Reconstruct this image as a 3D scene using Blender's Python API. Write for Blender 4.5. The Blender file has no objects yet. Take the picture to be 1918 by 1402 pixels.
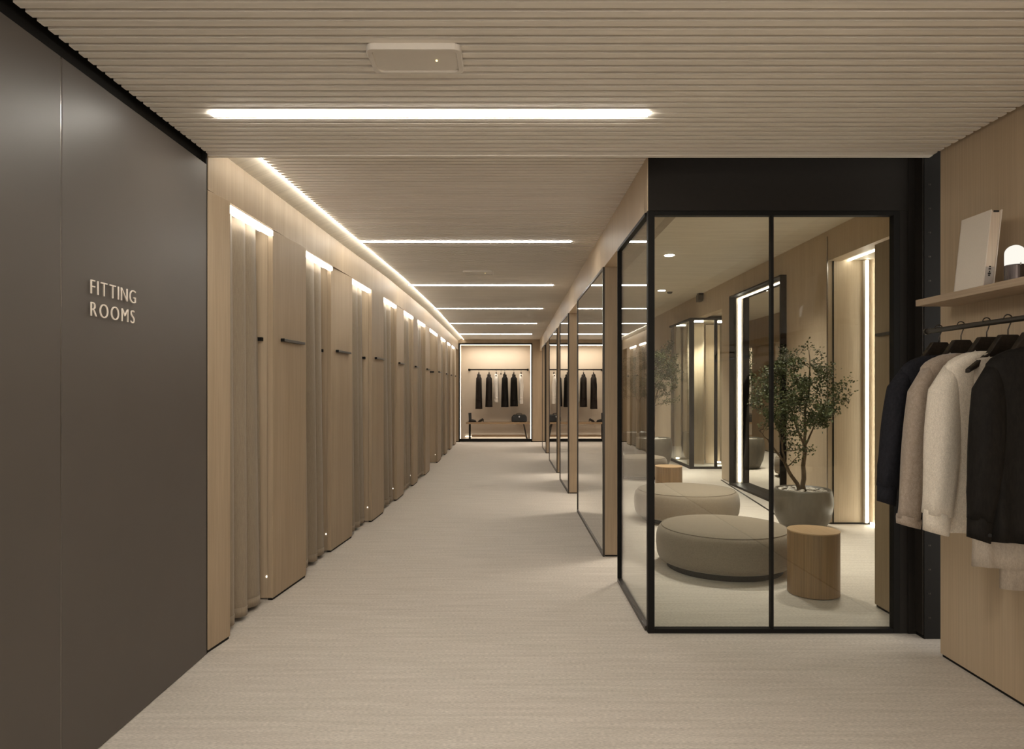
import bpy, bmesh, math, random
from mathutils import Vector, Matrix

C = bpy.context.scene.collection
PI = math.pi
H = 1.40            # eye height
F = 1260.0          # focal length in pixels of the 1918 px wide frame


# ------------------------------------------------------------------ helpers
class MB:
    """Collects shapes; obj() turns them into one mesh object."""
    def __init__(s):
        s.v, s.f = [], []

    def add(s, vs, fs):
        n = len(s.v)
        s.v += [tuple(p) for p in vs]
        s.f += [tuple(i + n for i in f) for f in fs]
        return s

    def box(s, x0, y0, z0, x1, y1, z1):
        x0, x1 = sorted((x0, x1)); y0, y1 = sorted((y0, y1)); z0, z1 = sorted((z0, z1))
        return s.prism([(x0, y0), (x1, y0), (x1, y1), (x0, y1)], z0, z1)

    def prism(s, plan, z0, z1):
        a = sum(plan[i][0] * plan[(i + 1) % len(plan)][1] - plan[(i + 1) % len(plan)][0] * plan[i][1] for i in range(len(plan)))
        if a < 0:
            plan = plan[::-1]
        n = len(plan)
        vs = [(x, y, z0) for x, y in plan] + [(x, y, z1) for x, y in plan]
        fs = [tuple(range(n))[::-1], tuple(range(n, 2 * n))]
        fs += [(i, (i + 1) % n, n + (i + 1) % n, n + i) for i in range(n)]
        return s.add(vs, fs)

    def lathe(s, prof, cx=0, cy=0, cz=0, seg=48, sx=1, sy=1):
        vs, fs = [], []
        n = len(prof)
        for k in range(seg):
            a = 2 * PI * k / seg
            for r, z in prof:
                vs.append((cx + r * math.cos(a) * sx, cy + r * math.sin(a) * sy, cz + z))
        for k in range(seg):
            k2 = (k + 1) % seg
            for i in range(n - 1):
                fs.append((k * n + i, k2 * n + i, k2 * n + i + 1, k * n + i + 1))
        fs.append(tuple(k * n for k in range(seg))[::-1])
        fs.append(tuple(k * n + n - 1 for k in range(seg)))
        return s.add(vs, fs)

    def tube(s, pts, rad, seg=8, cap=True, flat=1.0):
        pts = [Vector(p) for p in pts]
        if not hasattr(rad, '__len__'):
            rad = [rad] * len(pts)
        vs, fs = [], []
        n = len(pts)
        up = None
        for i, p in enumerate(pts):
            t = (pts[min(i + 1, n - 1)] - pts[max(i - 1, 0)])
            if t.length < 1e-9:
                t = Vector((0, 0, 1))
            t.normalize()
            if up is None:
                up = Vector((0, 1, 0)) if abs(t.y) < .8 else Vector((1, 0, 0))
            a = t.cross(up)
            if a.length < 1e-6:
                a = t.cross(Vector((1, 0, 0)))
            a.normalize()
            b = a.cross(t).normalized()
            up = b
            for k in range(seg):
                w = 2 * PI * k / seg
                vs.append(p + a * math.cos(w) * rad[i] + b * math.sin(w) * rad[i] * flat)
        for i in range(n - 1):
            for k in range(seg):
                k2 = (k + 1) % seg
                fs.append((i * seg + k, (i + 1) * seg + k, (i + 1) * seg + k2, i * seg + k2))
        if cap:
            fs.append(tuple(range(seg)))
            fs.append(tuple((n - 1) * seg + k for k in range(seg))[::-1])
        return s.add(vs, fs)

    def grid(s, rows):
        m, n = len(rows), len(rows[0])
        vs = [p for r in rows for p in r]
        fs = [(i * n + j, i * n + j + 1, (i + 1) * n + j + 1, (i + 1) * n + j) for i in range(m - 1) for j in range(n - 1)]
        return s.add(vs, fs)


ORIGIN = {}


def wloc(o):
    return ORIGIN.get(o.name, Vector((0, 0, 0))) if o else Vector((0, 0, 0))


def obj(name, mb, mat, parent=None, smooth=False, bevel=0.0, fix=False, sub=0, solid=0.0, origin=None):
    me = bpy.data.meshes.new(name)
    off = wloc(parent) if parent else (Vector(origin) if origin else Vector((0, 0, 0)))
    me.from_pydata([tuple(Vector(p) - off) for p in mb.v], [], mb.f)
    if fix:
        b = bmesh.new(); b.from_mesh(me)
        bmesh.ops.recalc_face_normals(b, faces=b.faces[:]); b.to_mesh(me); b.free()
    me.update()
    if smooth:
        for p in me.polygons:
            p.use_smooth = True
    me.materials.append(mat)
    o = bpy.data.objects.new(name, me)
    C.objects.link(o)
    if parent:
        o.parent = parent
        ORIGIN[o.name] = off
    elif origin:
        o.location = off
        ORIGIN[o.name] = off
    if solid:
        m = o.modifiers.new('thickness', 'SOLIDIFY'); m.thickness = solid; m.offset = 0
    if bevel:
        m = o.modifiers.new('edge', 'BEVEL'); m.width = bevel; m.segments = 2; m.limit_method = 'ANGLE'; m.angle_limit = .6
    if sub:
        m = o.modifiers.new('smooth', 'SUBSURF'); m.levels = sub; m.render_levels = sub
    return o


def tag(o, label, cat, group=None):
    o['label'] = label; o['category'] = cat
    if group:
        o['group'] = group
    return o


def thing(name, label, cat, loc=(0, 0, 0), group=None):
    o = bpy.data.objects.new(name, None); C.objects.link(o)
    o.location = loc
    o.empty_display_size = .1
    ORIGIN[o.name] = Vector(loc)
    return tag(o, label, cat, group)


def struct(name, mb, mat, **k):
    o = obj(name, mb, mat, **k)
    o['kind'] = 'structure'
    return o


# ------------------------------------------------------------------ materials
def new_mat(name):
    m = bpy.data.materials.new(name); m.use_nodes = True
    nt = m.node_tree
    for n in list(nt.nodes):
        nt.nodes.remove(n)
    out = nt.nodes.new('ShaderNodeOutputMaterial')
    p = nt.nodes.new('ShaderNodeBsdfPrincipled')
    nt.links.new(p.outputs[0], out.inputs[0])
    return m, nt, p, out


def streaky(name, c1, c2, scale=(12, 12, .7), fine=(90, 90, 3), rough=.5, bump=.02, spec=.3, fine_amt=.35, c3=None, sheen=0, detail=4):
    """Two tones mixed by stretched noise: wood grain, woven floor, cloth."""
    m, nt, p, out = new_mat(name)
    tc = nt.nodes.new('ShaderNodeTexCoord')
    mp = nt.nodes.new('ShaderNodeMapping'); mp.inputs['Scale'].default_value = scale
    n1 = nt.nodes.new('ShaderNodeTexNoise'); n1.inputs['Scale'].default_value = 1; n1.inputs['Detail'].default_value = detail
    n1.inputs['Distortion'].default_value = .4
    mp2 = nt.nodes.new('ShaderNodeMapping'); mp2.inputs['Scale'].default_value = fine
    n2 = nt.nodes.new('ShaderNodeTexNoise'); n2.inputs['Scale'].default_value = 1; n2.inputs['Detail'].default_value = 3
    L = nt.links.new
    L(tc.outputs['Object'], mp.inputs[0]); L(mp.outputs[0], n1.inputs[0])
    L(tc.outputs['Object'], mp2.inputs[0]); L(mp2.outputs[0], n2.inputs[0])
    r = nt.nodes.new('ShaderNodeValToRGB')
    r.color_ramp.elements[0].position = .32; r.color_ramp.elements[1].position = .68
    r.color_ramp.elements[0].color = (*c1, 1); r.color_ramp.elements[1].color = (*c2, 1)
    L(n1.outputs[0], r.inputs[0])
    r2 = nt.nodes.new('ShaderNodeValToRGB')
    lo = tuple(max(0, 1 - fine_amt) for _ in range(3)); hi = (1 + fine_amt * .4,) * 3
    r2.color_ramp.elements[0].position = .3; r2.color_ramp.elements[1].position = .7
    r2.color_ramp.elements[0].color = (*lo, 1); r2.color_ramp.elements[1].color = (*hi, 1)
    L(n2.outputs[0], r2.inputs[0])
    mx = nt.nodes.new('ShaderNodeMix'); mx.data_type = 'RGBA'; mx.blend_type = 'MULTIPLY'; mx.inputs[0].default_value = 1
    L(r.outputs[0], mx.inputs[6]); L(r2.outputs[0], mx.inputs[7])
    L(mx.outputs[2], p.inputs['Base Color'])
    p.inputs['Roughness'].default_value = rough
    p.inputs['Specular IOR Level'].default_value = spec
    if sheen:
        p.inputs['Sheen Weight'].default_value = sheen; p.inputs['Sheen Roughness'].default_value = .5
    if bump:
        b = nt.nodes.new('ShaderNodeBump'); b.inputs['Strength'].default_value = .5; b.inputs['Distance'].default_value = bump
        L(n2.outputs[0], b.inputs['Height']); L(b.outputs[0], p.inputs['Normal'])
    return m


def plain(name, c, rough=.5, metal=0, spec=.4, noise=.12, nscale=40, coat=0):
    m, nt, p, out = new_mat(name)
    tc = nt.nodes.new('ShaderNodeTexCoord')
    n = nt.nodes.new('ShaderNodeTexNoise'); n.inputs['Scale'].default_value = nscale; n.inputs['Detail'].default_value = 3
    r = nt.nodes.new('ShaderNodeValToRGB')
    r.color_ramp.elements[0].color = tuple(x * (1 - noise) for x in c) + (1,)
    r.color_ramp.elements[1].color = tuple(min(1, x * (1 + noise)) for x in c) + (1,)
    nt.links.new(tc.outputs['Object'], n.inputs[0]); nt.links.new(n.outputs[0], r.inputs[0])
    nt.links.new(r.outputs[0], p.inputs['Base Color'])
    p.inputs['Roughness'].default_value = rough; p.inputs['Metallic'].default_value = metal
    p.inputs['Specular IOR Level'].default_value = spec
    p.inputs['Coat Weight'].default_value = coat
    return m


def emit(name, c, s):
    m, nt, p, out = new_mat(name)
    e = nt.nodes.new('ShaderNodeEmission'); e.inputs[0].default_value = (*c, 1); e.inputs[1].default_value = s
    nt.links.new(e.outputs[0], out.inputs[0])
    return m


def glass(name, tint=(.93, .95, .93), base=.04):
    m, nt, p, out = new_mat(name)
    L = nt.links.new
    g = nt.nodes.new('ShaderNodeNewGeometry')
    d = nt.nodes.new('ShaderNodeVectorMath'); d.operation = 'DOT_PRODUCT'
    L(g.outputs['Normal'], d.inputs[0]); L(g.outputs['Incoming'], d.inputs[1])
    def mth(op, a, b=None):
        n = nt.nodes.new('ShaderNodeMath'); n.operation = op
        for i, q in enumerate((a, b)):
            if q is None: continue
            if isinstance(q, (int, float)): n.inputs[i].default_value = q
            else: L(q, n.inputs[i])
        return n.outputs[0]
    c = mth('ABSOLUTE', d.outputs['Value'])
    f = mth('POWER', mth('SUBTRACT', 1.0, c), 5.0)
    f = mth('ADD', mth('MULTIPLY', f, 1 - base), base)
    t = nt.nodes.new('ShaderNodeBsdfTransparent'); t.inputs[0].default_value = (*tint, 1)
    gl = nt.nodes.new('ShaderNodeBsdfGlossy'); gl.inputs['Roughness'].default_value = 0.0; gl.inputs[0].default_value = (.95, .95, .95, 1)
    mx = nt.nodes.new('ShaderNodeMixShader')
    L(f, mx.inputs[0]); L(t.outputs[0], mx.inputs[1]); L(gl.outputs[0], mx.inputs[2]); L(mx.outputs[0], out.inputs[0])
    return m


WARM = (1.0, .90, .76)
M = {}
M['oak'] = streaky('oak veneer', (.375, .283, .188), (.42, .322, .22), (9, 9, .5), (110, 110, 2.5), rough=.48, bump=.0004, fine_amt=.12)
M['oak_lounge'] = streaky('lounge oak veneer', (.50, .40, .285), (.55, .445, .322), (7, 7, .4), (100, 100, 2), rough=.5, bump=.0004, fine_amt=.12)
M['oak_pale'] = streaky('pale oak veneer', (.49, .378, .258), (.54, .425, .298), (7, 7, .35), (100, 100, 1.6), rough=.5, bump=.0004, fine_amt=.10)
M['oak_long'] = streaky('oak board', (.43, .325, .225), (.49, .375, .265), (10, .8, 10), (120, 3, 120), rough=.5, bump=.0006, fine_amt=.2)
M['oak_cross'] = streaky('oak bench board', (.36, .24, .14), (.44, .30, .18), (.8, 10, 10), (3, 120, 120), rough=.5, bump=.0006, fine_amt=.2)
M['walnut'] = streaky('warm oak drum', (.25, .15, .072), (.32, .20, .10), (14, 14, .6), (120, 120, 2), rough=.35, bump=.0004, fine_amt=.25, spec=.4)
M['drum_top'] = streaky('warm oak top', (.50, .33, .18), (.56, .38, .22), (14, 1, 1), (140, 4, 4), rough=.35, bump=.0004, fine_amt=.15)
M['slat'] = streaky('painted ceiling slat', (.775, .722, .642), (.825, .772, .69), (.5, 8, 8), (2, 60, 60), rough=.55, bump=.0003, fine_amt=.08)
M['slat_back'] = plain('slat backing', (.17, .14, .11), rough=.8)
M['plaster'] = streaky('lounge ceiling board', (.66, .60, .50), (.72, .66, .55), (.6, 14, 3), (3, 60, 8), rough=.6, bump=.0004, fine_amt=.1)
M['floor'] = streaky('woven floor', (.615, .558, .488), (.715, .655, .582), (2.2, 34, 1), (60, 260, 1), rough=.62, bump=.0012, fine_amt=.28, spec=.25, detail=6)
M['dark'] = plain('dark taupe wall paint', (.088, .076, .067), rough=.42, spec=.35, noise=.05, nscale=6)
M['black'] = plain('black powder coat', (.009, .0082, .0072), rough=.55, spec=.12)
M['blackwall'] = plain('near black panel', (.017, .0145, .012), rough=.65, spec=.15)
M['bronze'] = plain('dark bronze metal', (.055, .047, .04), rough=.38, metal=.6)
M['graphite'] = plain('graphite bar', (.05, .046, .042), rough=.35, spec=.5)
M['seam'] = plain('bright metal seam', (.35, .33, .31), rough=.25, metal=1)
M['steel'] = plain('brushed hook steel', (.07, .06, .055), rough=.3, metal=.8)
M['letter'] = plain('champagne letter metal', (.82, .74, .65), rough=.45, metal=0, spec=.5)
M['letter_side'] = M['letter']
M['white_plastic'] = plain('off white plastic', (.70, .65, .58), rough=.5, noise=.03)
M['curtain'] = streaky('taupe curtain cloth', (.265, .21, .15), (.305, .246, .178), (160, 160, 20), (420, 420, 320), rough=.85, bump=.0004, fine_amt=.12, sheen=.15)
M['felt'] = streaky('taupe upholstery', (.215, .172, .124), (.275, .224, .166), (120, 120, 120), (420, 420, 420), rough=.9, bump=.0012, fine_amt=.35, sheen=.2)
M['piping'] = plain('taupe piping', (.20, .165, .125), rough=.9)
M['pot'] = streaky('stoneware glaze', (.085, .074, .056), (.115, .10, .078), (4, 4, 3), (30, 30, 14), rough=.4, bump=.0005, fine_amt=.15, spec=.3)
M['soil'] = plain('soil', (.05, .035, .022), rough=1)
M['pebble'] = plain('pale pebble', (.52, .48, .42), rough=.7, noise=.3, nscale=22)
M['bark'] = streaky('bark', (.085, .06, .036), (.15, .108, .065), (30, 30, 6), (120, 120, 20), rough=.9, bump=.002)
M['leaf'] = streaky('leaf', (.045, .055, .02), (.105, .118, .047), (14, 14, 14), (60, 60, 60), rough=.5, bump=0, fine_amt=.3)
M['mirror'] = plain('silvered mirror', (.84, .83, .79), rough=.0, metal=1, noise=0)
M['glass'] = glass('clear pane')
M['navy'] = streaky('navy wool', (.013, .013, .017), (.022, .022, .027), (120, 120, 60), (500, 500, 300), rough=.85, bump=.0006, fine_amt=.25, spec=.15)
M['navy_collar'] = plain('navy collar', (.018, .018, .036), rough=.8)
M['taupe'] = streaky('taupe wool', (.335, .268, .212), (.415, .338, .272), (90, 90, 60), (420, 420, 420), rough=.9, bump=.0012, fine_amt=.3, sheen=.2)
M['cream'] = streaky('cream knit', (.68, .605, .50), (.77, .695, .585), (160, 160, 60), (420, 420, 200), rough=.9, bump=.0014, fine_amt=.2, sheen=.2)
M['cream_band'] = plain('cream knit band', (.58, .51, .42), rough=.9)
M['shirt_white'] = plain('off white shirting', (.84, .79, .72), rough=.85)
M['charcoal'] = streaky('charcoal black cloth', (.0085, .0072, .006), (.015, .0128, .0105), (120, 120, 30), (500, 500, 100), rough=.75, bump=.0005, fine_amt=.3, spec=.15)
M['brownblack'] = streaky('dark brown cloth', (.016, .011, .008), (.027, .019, .014), (60, 60, 10), (200, 200, 80), rough=.8, bump=.0005)
M['voile'] = streaky('pale beige voile', (.42, .362, .295), (.48, .415, .34), (60, 60, 20), (240, 240, 120), rough=.85, bump=.0005, fine_amt=.15)
M['hanger'] = streaky('dark stained hanger wood', (.012, .009, .0065), (.024, .017, .0115), (30, 8, 30), (120, 30, 120), rough=.4, bump=.0003)
M['book'] = plain('ivory book cloth', (.72, .65, .565), rough=.75, noise=.05, nscale=160)
M['pages'] = streaky('paper block', (.66, .55, .43), (.72, .60, .48), (300, 300, 1), (600, 600, 1), rough=.85, bump=.0003, fine_amt=.15)
M['ink'] = plain('black ink', (.015, .014, .013), rough=.8)
M['label'] = plain('grey paper label', (.42, .37, .33), rough=.8)
M['smoke'] = plain('smoked metal lamp base', (.10, .08, .075), rough=.25, metal=.7)
M['leather'] = plain('black leather', (.012, .011, .010), rough=.45, spec=.5, noise=.3, nscale=90)
M['pink_beige'] = plain('niche lining veneer', (.66, .565, .455), rough=.6, noise=.04, nscale=3)

E = {}
E['line'] = emit('ceiling line diffuser', (1, .94, .845), 42)
E['line_soft'] = emit('corridor line diffuser', (1, .94, .845), 27)
E['cove'] = emit('cove tape', (1, .945, .84), 15)
E['bay'] = emit('bay strip diffuser', (1, .945, .85), 6.5)
E['niche'] = emit('niche tape', (1, .93, .81), 3.2)
E['lounge'] = emit('lounge tape', (1, .93, .80), 10)
E['down'] = emit('downlight disc', (1, .93, .82), 26)
E['spark'] = emit('marker light', (1, .92, .8), 1.6)
E['lampglow'] = emit('opal lamp glow', (1, .96, .86), .62)
E['dot'] = emit('indicator', (1, .75, .3), 2)


# ------------------------------------------------------------------ measured layout
XLP = [(3.571, -1.604), (5.8, -1.525), (8.0, -1.435), (11.0, -1.385), (18.4, -1.40)]


def XL(y):
    if y <= XLP[0][0]:
        return XLP[0][1]
    for (a, xa), (b, xb) in zip(XLP, XLP[1:]):
        if y <= b:
            return xa + (xb - xa) * (y - a) / (b - a)
    return XLP[-1][1]


YB = 18.0            # end wall
ZF, ZC, ZL = 2.64, 2.735, 3.05   # shop ceiling, corridor ceiling, lounge ceiling
XR = .785            # corridor's other side
YG = 3.86            # glass front of the lounge
XD = -1.604          # dark wall
XP = 2.26            # oak wall with the shelf
YBACK = -3.6

# ------------------------------------------------------------------ floor and ceilings
struct('floor', MB().box(-3.2, YBACK - .2, -.1, 4.6, 19.2, 0), M['floor'])

mb = MB()
pitch, face = .0546, .0345
y = 3.555
while y > YBACK:
    mb.box(-1.594, y - face, ZF, XP - .025, y, ZF + .04)
    y -= pitch
struct('ceiling_front', mb, M['slat'])
struct('ceiling_backing', MB().box(-1.50, YBACK, ZF + .04, XP + .2, 3.59, ZF + .06), M['slat_back'])
struct('ceiling_edge', MB().box(-1.60, 3.56, ZF - .004, XP - .025, 3.592, ZF + .06), M['slat'])
mb = MB().box(-1.75, YBACK, ZF + .06, 4.6, 3.59, ZF + .12).box(-1.75, YBACK, ZF + .03, -1.50, 3.59, ZF + .06).box(-1.75, YBACK, 2.59, XD - .025, 3.56, ZF + .03)
struct('ceiling_void', mb, M['black'])

mb = MB()
y = 3.62
while y < YB:
    mb.box(XL(y) + .155, y, ZC, XR, y + face + .003, ZC + .026)
    y += pitch
struct('ceiling_corridor', mb, M['slat'])
mb = MB()
ys = [3.6, 5.8, 8, 11, YB]
for a, b in zip(ys, ys[1:]):
    mb.prism([(XL(a) + .16, a), (XR, a), (XR, b), (XL(b) + .16, b)], ZC + .020, ZC + .03)
struct('ceiling_corridor_backing', mb, M['slat_back'])
# sloping cove between fascia and slat ends
mb = MB()
for a, b in zip(ys, ys[1:]):
    mb.add([(XL(a) - .005, a, 2.709), (XL(b) - .005, b, 2.709), (XL(b) + .19, b, 2.782), (XL(a) + .19, a, 2.782),
            (XL(a) - .005, a, 2.72), (XL(b) - .005, b, 2.72), (XL(b) + .19, b, 2.82), (XL(a) + .19, a, 2.82)],
           [(0, 1, 2, 3), (7, 6, 5, 4), (0, 4, 5, 1), (2, 6, 7, 3), (1, 5, 6, 2), (0, 3, 7, 4)])
struct('ceiling_cove_slope', mb, M['plaster'], fix=True)
mb = MB()
for a, b in zip(ys, ys[1:]):
    mb.prism([(XL(a) - .12, a), (XL(a) + .3, a), (XL(b) + .3, b), (XL(b) - .12, b)], 2.93, 2.96)
    mb.prism([(XL(a) + .24, a), (XL(a) + .26, a), (XL(b) + .26, b), (XL(b) + .24, b)], ZC + .03, 2.95)
mb.box(-1.75, 3.56, 2.70, XR + .1, 3.6, 2.96)
struct('ceiling_cove', mb, M['plaster'])

# ------------------------------------------------------------------ dark wall with the sign
mb = MB()
seam = 2.403
for a, b in ((YBACK, .9), (.904, seam - .003), (seam + .003, 3.552)):
    mb.box(XD - .12, a, .004, XD, b, 2.588)
mb.box(XD - .12, YBACK, .004, XD - .012, 3.552, 2.588)
struct('wall_left', mb, M['dark'], bevel=.002)
struct('trim_1', MB().box(XD - .008, seam - .0016, .005, XD - .0015, seam + .0016, 2.58), M['seam'])
struct('trim_2', MB().box(XD - .03, 3.553, 0, XD - .004, 3.569, 2.72), M['black'])

sign = thing('wall_sign', 'raised champagne metal lettering FITTING ROOMS on the dark taupe wall', 'sign', (XD, 2.55, 1.67))


def letter_mesh(ch, size):
    cu = bpy.data.curves.new('glyph', 'FONT'); cu.body = ch; cu.size = size; cu.extrude = .0022; cu.offset = -.0018
    cu.resolution_u = 6
    o = bpy.data.objects.new('glyph', cu); C.objects.link(o)
    dg = bpy.context.evaluated_depsgraph_get()
    me = bpy.data.meshes.new_from_object(o.evaluated_get(dg))
    bpy.data.objects.remove(o); bpy.data.curves.remove(cu)
    return me


def write_word(word, y0, y1, zbase, cap):
    glyphs = [letter_mesh(c, .1) for c in word]
    ext = []
    for g in glyphs:
        xs = [v.co.x for v in g.vertices]; zs = [v.co.y for v in g.vertices]
        ext.append((min(xs), max(xs), min(zs), max(zs)))
    hcap = max(e[3] for e, c in zip(ext, word) if c in 'FTINRM')
    k = cap / hcap
    kx = k * .93
    wsum = sum((e[1] - e[0]) * kx for e in ext)
    gap = ((y1 - y0) - wsum) / (len(word) - 1)
    y = y0
    for g, e, c in zip(glyphs, ext, word):
        for v in g.vertices:
            px, pz, pd = v.co
            v.co = (.009 + pd, (y + (px - e[0]) * kx) - 2.55, zbase + pz * k - 1.67)
        y += (e[1] - e[0]) * kx + gap
        g.materials.clear(); g.materials.append(M['letter'])
        o = bpy.data.objects.new('letter', g); C.objects.link(o); o.parent = sign
        o['label'] = 'raised metal letter ' + c
    return


write_word('FITTING', 2.557, 2.862, 1.764, .054)
write_word('ROOMS', 2.557, 2.853, 1.679, .054)

# ------------------------------------------------------------------ fitting rooms along the corridor
ZH = 2.46
mb = MB()
for a, b in zip([3.571, 5.8, 8, 11], [5.8, 8, 11, YB]):
    mb.prism([(XL(a), a), (XL(b), b), (XL(b) - .03, b), (XL(a) - .03, a)], ZH, 2.705)
struct('trim_3', mb, M['oak'])
struct('wall_fitting_back', MB().box(-3.0, 3.5, 0, -2.9, YB, 2.6).box(-3.0, 3.5, 0, XD - .12, 3.565, 2.6), M['oak'])
mb = MB()
for a, b in zip([3.571, 5.8, 8, 11], [5.8, 8, 11, YB]):
    mb.prism([(XL(a) - .03, a), (XL(b) - .03, b), (-2.95, b), (-2.95, a)], 2.50, 2.53)
struct('ceiling_fitting', mb, M['plaster'])

PIERS = [(3.571, 3.785), (4.466, 5.026), (5.784, 6.37), (7.10, 7.63), (8.456, 8.95), (9.75, 10.15),
         (10.97, 11.57), (12.85, 13.47), (14.40, 14.86), (15.62, 16.02), (16.85, 17.3)]
PX = {0: (-1.604, -1.576), 1: (-1.577, -1.526), 2: (-1.542, -1.497), 3: (-1.463, -1.437), 4: (-1.431, -1.418)}


def pier_x(i):
    a, b = PIERS[i]
    return PX.get(i, (XL(a), XL(b)))


ORD = ['first', 'second', 'third', 'fourth', 'fifth', 'sixth', 'seventh', 'eighth', 'ninth', 'tenth', 'eleventh']


def coat_bar(parent, xa, xb, y0, y1, z, side=1):
    def pl(d0, d1, ya, yb):
        f = lambda y: xa + (xb - xa) * (y - y0) / (y1 - y0)
        return [(f(ya) + side * d0, ya), (f(ya) + side * d1, ya), (f(yb) + side * d1, yb), (f(yb) + side * d0, yb)]
    b = obj('coat_bar', MB().prism(pl(-.001, .026, y0, y1), z - .009, z + .009), M['graphite'], parent, bevel=.002)
    b['label'] = 'dark graphite coat bar'
    obj('end_cap', MB().prism(pl(.002, .0275, y0 - .003, y0), z - .0105, z + .0105), M['black'], b)
    return b


for i, (a, b) in enumerate(PIERS):
    lab = ORD[i] + ' oak pier from the dark sign wall, ' + (
        'narrow and without a coat bar' if i == 0 else 'bearing a dark coat bar at head height' if i < 8 else 'deep down the curtained row')
    if i == 7:
        lab = 'eighth oak pier from the dark sign wall, its broad side bared by an open bay'
    xa, xb = pier_x(i)
    t = thing('fitting_room_pier', lab, 'wall pier', (xa - .02, a, 0), 'oak piers of the fitting room row')
    th = .035
    pm = MB().prism([(xa, a), (xb, b), (xb - th, b), (xa - th, a)], .016, ZH - .003)
    obj('panel', pm, M['oak'], t, bevel=.002)
    obj('plinth', MB().prism([(xa - .006, a + .006), (xb - .006, b - .006), (xb - th, b - .006), (xa - th, a + .006)], 0, .016), M['black'], t)
    if i:
        wide = .16 if i == 7 else .05
        obj('partition', MB().box(xa - th + .002, a + .02, .01, -2.88, a + .02 + wide, 2.49), M['oak_pale'], t)
        bar0 = a + .12
        L = min(.36, (b - a) - .17)
        fx = lambda y: xa + (xb - xa) * (y - a) / (b - a)
        coat_bar(t, fx(bar0), fx(bar0 + L), bar0, bar0 + L, 1.737)
        if i < 8:
            # rail on the cubicle side and a low marker light
            cb = obj('inner_coat_bar', MB().box(xa - .07, a - .012, 1.722, xa - .46, a + .02, 1.746), M['black'], t)
            obj('marker_light', MB().box(xa - .051, a + .012, .148, xa - .045, a + .02, .16), E['spark'], t)


def curtain(y0, y1, label, seed, folds):
    rnd = random.Random(seed)
    xc = -.078
    n, m = folds * 20, 30
    ph = rnd.random() * 6
    rows = []
    amp = [.034 + .016 * rnd.random() for _ in range(folds + 2)]
    for j in range(m + 1):
        t = j / m
        z = .028 + (2.432 - .028) * (1 - t)
        row = []
        for k in range(n + 1):
            s = k / n
            u = s * folds
            w = s + .25 / folds * math.sin(2 * PI * u * .5 + ph) * (.4 + .6 * t)
            yy = y0 + (y1 - y0) * (s * .94 + .06 * s * (t)) + .012 * math.sin(3.1 * u + ph + 2.2 * t)
            a = amp[int(u)] * (.42 + .62 * t)
            p = math.sin(2 * PI * (u + .1 * math.sin(2.3 * t + ph + u)))
            x = XL(yy) + xc + .008 + a * (2 * abs(math.sin(PI * (u + .12 * math.sin(1.7 * t + ph + u)))) ** .75 - 1) + .004 * math.sin(5 * u + 3 * t + ph)
            row.append((x, yy, z))
        rows.append(row)
    t = thing('curtain', label, 'curtain', (XL(y0) + xc, y0, 0), 'fitting room curtains')
    obj('drape', MB().grid(rows), M['curtain'], t, smooth=True, solid=.005)
    hem = [[(p[0] + .0035, p[1], .03 + (.055 if q else 0)) for p in rows[-1]] for q in (1, 0)]
    obj('hem', MB().grid(hem), M['curtain'], t, smooth=True, solid=.003)
    obj('track', MB().prism([(XL(y0) + xc - .012, y0), (XL(y0) + xc + .012, y0), (XL(y1) + xc + .012, y1), (XL(y1) + xc - .012, y1)], 2.432, 2.446), M['white_plastic'], t)
    return t


BAYS = [(PIERS[i][1], PIERS[i + 1][0]) for i in range(len(PIERS) - 1)]
for i, (a, b) in enumerate(BAYS):
    lab = 'white light strip above the ' + ORD[i] + ' fitting bay from the dark wall'
    s = thing('strip_light', lab, 'light', (XL(a) - .03, a, ZH - .05), 'strips over the fitting bays')
    obj('diffuser', MB().prism([(XL(a) - .004, a), (XL(b) - .004, b), (XL(b) - .034, b), (XL(a) - .034, a)], ZH - .040, ZH - .008), E['bay'], s)
    obj('housing', MB().prism([(XL(a) - .006, a), (XL(b) - .006, b), (XL(b) - .036, b), (XL(a) - .036, a)], ZH - .008, ZH - .0005), M['white_plastic'], s)
    if i == 6:
        continue       # this bay stands open
    gap = .055 if i == 0 else .05
    curtain(a + .015, b - gap, 'taupe floor-length curtain drawn across the ' + ORD[i] + ' fitting bay from the dark wall', 10 + i, 3 if i < 4 else 4)

cl = thing('cove_light', 'continuous glowing cove light tape between slatted ceiling and oak fascia', 'light', (XL(4), 3.6, ZC))
mb = MB()
for a, b in zip([3.6, 5.8, 8, 11], [5.8, 8, 11, YB - .02]):
    mb.prism([(XL(a) + .145, a), (XL(b) + .145, b), (XL(b) + .154, b), (XL(a) + .154, a)], ZC + .004, ZC + .014)
obj('light_tape', mb, E['cove'], cl)

# ------------------------------------------------------------------ linear ceiling lights
LINES = [(3.027, -1.345, .62, ZF, 'wide glowing light line across the slatted shop ceiling'),
         (6.07, -1.35, .545, ZC, 'first glowing light line in the corridor ceiling, just past the glass room corner'),
         (8.61, -1.30, .545, ZC, 'second light line in the corridor ceiling, beyond the white ceiling hatch'),
         (11.1, -1.26, .53, ZC, 'third light line along the corridor ceiling'),
         (13.6, -1.22, .53, ZC, 'fourth light line along the corridor ceiling'),
         (16.2, -1.22, .52, ZC, 'last light line of the corridor ceiling, before the lit niche')]
for y, x0, x1, z, lab in LINES:
    t = thing('linear_light', lab, 'ceiling light', ((x0 + x1) / 2, y, z), 'light lines across the ceiling')
    w = .022
    obj('diffuser', MB().box(x0, y - w, z - .005, x1, y + w, z + .004), E['line'] if z == ZF else E['line_soft'], t)
    obj('channel', MB().box(x0 - .004, y - w - .004, z + .0005, x1 + .004, y + w + .004, z + .028), M['white_plastic'], t)
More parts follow.
